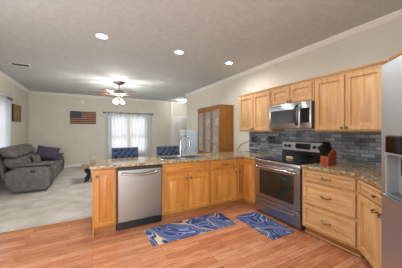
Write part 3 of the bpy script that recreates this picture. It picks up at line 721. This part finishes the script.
for lab, x0, x1 in (('white sheer curtain on left half of the far window', .46, 1.33), ('white sheer curtain on right half of the far window', 1.42, 2.30)):
    r = thing('sheer_curtain', lab, 'curtain', (0, YB, 0), 0, 'white sheer curtains'); curtain_panel('drape', x0, x1, .03, 2.15, .045, 6, 'sheer', r, .09)
    for i in range(6):
        g = MB().lathe([(.02, -.004), (.032, -.004), (.032, .004), (.02, .004), (.02, -.004)], (x0+(x1-x0)*(i+.25)/6, -.135, 2.10), 12, 'y', False).build('grommet', 'bronze', r)
r = thing('curtain_rod', 'curtain rod over the window on the left wall', 'curtain rod', (XL, 0, 0), 90); rod(r, 5.5, 7.02, 2.17, .09)
r = thing('window_curtain', 'pale grey curtain at the left window behind the sofa', 'curtain', (XL, 0, 0), 90); curtain_panel('drape', 6.60, 6.95, .9, 2.22, .03, 5, 'curtain', r, .09)
for i in range(5): MB().lathe([(.022, -.003), (.028, -.003), (.028, .003), (.022, .003), (.022, -.003)], (6.60+.35*(i+.25)/5, -.124, 2.17), 12, 'y', False).build('grommet', 'bronze', r)
r = thing('sheer_curtain', 'white sheer curtain at the left window behind the sofa', 'curtain', (XL, 0, 0), 90); curtain_panel('drape', 5.6, 6.58, .9, 2.22, .025, 10, 'sheer', r, .09)
def white_plate(name, lab, cat, x, z, w_, h_):
    r = thing(name, lab, cat, (x, YB, z)); p = MB().rings(-w_/2, -h_/2, w_/2, h_/2, [(0, -.001), (0, -.006), (.005, -.012)]).build('cover_plate', 'white', r)
    for dz in (-.022, .022) if cat == 'outlet' else (): MB().rings(-.016, dz-.014, .016, dz+.014, [(0, -.0121), (.002, -.014)]).build('socket', 'grey_plastic', r)
    if cat != 'outlet': MB().lathe([(.012, 0), (.012, -.006), (.004, -.01)], (0, -.012, -.02), 10, 'y').build('lens', 'grey_plastic', r)
white_plate('outlet', 'white wall outlet low on the far wall', 'outlet', .05, .31, .075, .12)
white_plate('motion_sensor', 'small white sensor high on the far wall above the flag', 'sensor', -.33, 2.47, .07, .12)
r = thing('ceiling_vent', 'small dark air vent in the ceiling above the sofa', 'vent', (-1.32, 5.5, H), 0)
MB().grid([-.17, -.14, .14, .17], [-.10, -.07, .07, .10], {(1, 1)}, -.012, -.001).build('frame', 'trim', r, bevel=.003)
MB().box((-.14, -.07, -.004), (.14, .07, -.001)).build('duct', 'black', r)
m = MB()
for i in range(6): m.box((-.14, -.06+i*.022, -.011), (.14, -.052+i*.022, -.005))
m.build('louvers', 'dark_grey', r)

# ------------------------------------------------------------------ lamps
def lamp(name, kind, loc_, power, col=(1, .975, .95), size=.06, spot=None, par=None):
    l = bpy.data.lights.new(name, kind); l.energy = power; l.color = col
    if kind in ('POINT', 'SPOT'): l.shadow_soft_size = size
    if kind == 'SPOT': l.spot_size = math.radians(spot); l.spot_blend = .6
    o = bpy.data.objects.new(name, l); C.objects.link(o); o.location = loc_
    if par: o.parent = par
    return o
def can(label, x, y, watt):
    r = thing('recessed_light', label, 'ceiling light', (x, y, H), 0, 'recessed ceiling lights')
    MB().lathe([(.07, -.001), (.095, -.001), (.098, -.006), (.09, -.012), (.07, -.008), (.07, -.001)], n=28, caps=False).build('trim_ring', 'white', r)
    MB().lathe([(.0, -.002), (.066, -.002), (.06, -.007), (.0, -.008)], n=24).build('lens', 'lamp', r)
    lamp('bulb', 'SPOT', (0, 0, -.03), watt, spot=176, size=.06, par=r)
can('round recessed ceiling light, the left of three in a row', .13, 3.3, CAN_W)
can('round recessed ceiling light, the middle of three in a row', 1.35, 3.32, CAN_W)
can('round recessed ceiling light, the right of three in a row', 2.46, 3.36, CAN_W)
can('added recessed fill light over the kitchen floor, out of frame', .3, 1.1, EXTRA_W)  # unseen can, added to brighten the kitchen front
can('added recessed fill light over the refrigerator side, out of frame', 1.7, 1.15, EXTRA_W)  # second added can, unseen, lifting the right wall and drawers
r = thing('hall_light', 'lit round flush ceiling light in the hall by the door', 'ceiling light', (3.56, 8.3, H))
MB().lathe([(.15, -.001), (.15, -.02), (.14, -.025)], n=24).build('base', 'white', r)
MB().lathe([(.135, -.026), (.125, -.06), (.08, -.09), (.0, -.10)], n=24).build('glass_bowl', 'globe', r)
lamp('bulb', 'POINT', (0, 0, -.16), HALL_W, size=.1, par=r)
# ceiling fan
M['fan_metal'] = plain('aged_pewter', (120, 108, 100), .4, .5)
r = thing('ceiling_fan', 'ceiling fan with brown blades and lit globes over the living room', 'ceiling fan', (.675, 6.19, H))
MB().lathe([(.16, -.001), (.165, -.02), (.12, -.045), (.04, -.07), (.02, -.08)], n=24).build('canopy', 'fan_metal', r)
MB().lathe([(.013, -.08), (.013, -.24)], n=10).build('downrod', 'fan_metal', r)
MB().lathe([(.03, -.22), (.11, -.24), (.15, -.28), (.15, -.34), (.10, -.385), (.05, -.40)], n=24).build('motor', 'fan_metal', r)
MB().lathe([(.05, -.401), (.075, -.42), (.075, -.47), (.03, -.49)], n=18).build('light_kit', 'fan_metal', r)
for i in range(5):
    a = Matrix.Rotation(math.radians(12+72*i), 4, 'Z')
    m = MB(); m.T = a @ Matrix.Translation((0, 0, -.33)) @ Matrix.Rotation(math.radians(12), 4, 'X')
    m.prism([(.24, -.055), (.40, -.068), (.60, -.07), (.65, -.05), (.66, 0), (.65, .05), (.60, .07), (.40, .068), (.24, .055)], -.004, .004)
    bl = m.build('blade', 'bladewood', r, bevel=.001)
    m = MB(); m.T = a @ Matrix.Translation((0, 0, -.33)); m.prism([(.145, -.02), (.27, -.035), (.29, 0), (.27, .035), (.145, .02)], -.02, -.012); m.build('blade_bracket', 'fan_metal', bl)
for i in range(4):
    a = math.radians(30+90*i); cx_, cy_ = .12*math.cos(a), .12*math.sin(a)
    MB().tube([(.06*math.cos(a), .06*math.sin(a), -.45), (cx_, cy_, -.47), (cx_, cy_, -.505)], .01, 8).build('lamp_arm', 'fan_metal', r)
    MB().lathe([(.018, .05), (.045, .03), (.06, 0), (.045, -.035), (.0, -.05)], (cx_, cy_, -.56), 16).build('lamp_globe', 'globe', r)
    lamp('bulb', 'POINT', (.23*math.cos(a), .23*math.sin(a), -.56), FAN_W, size=.03, par=r)
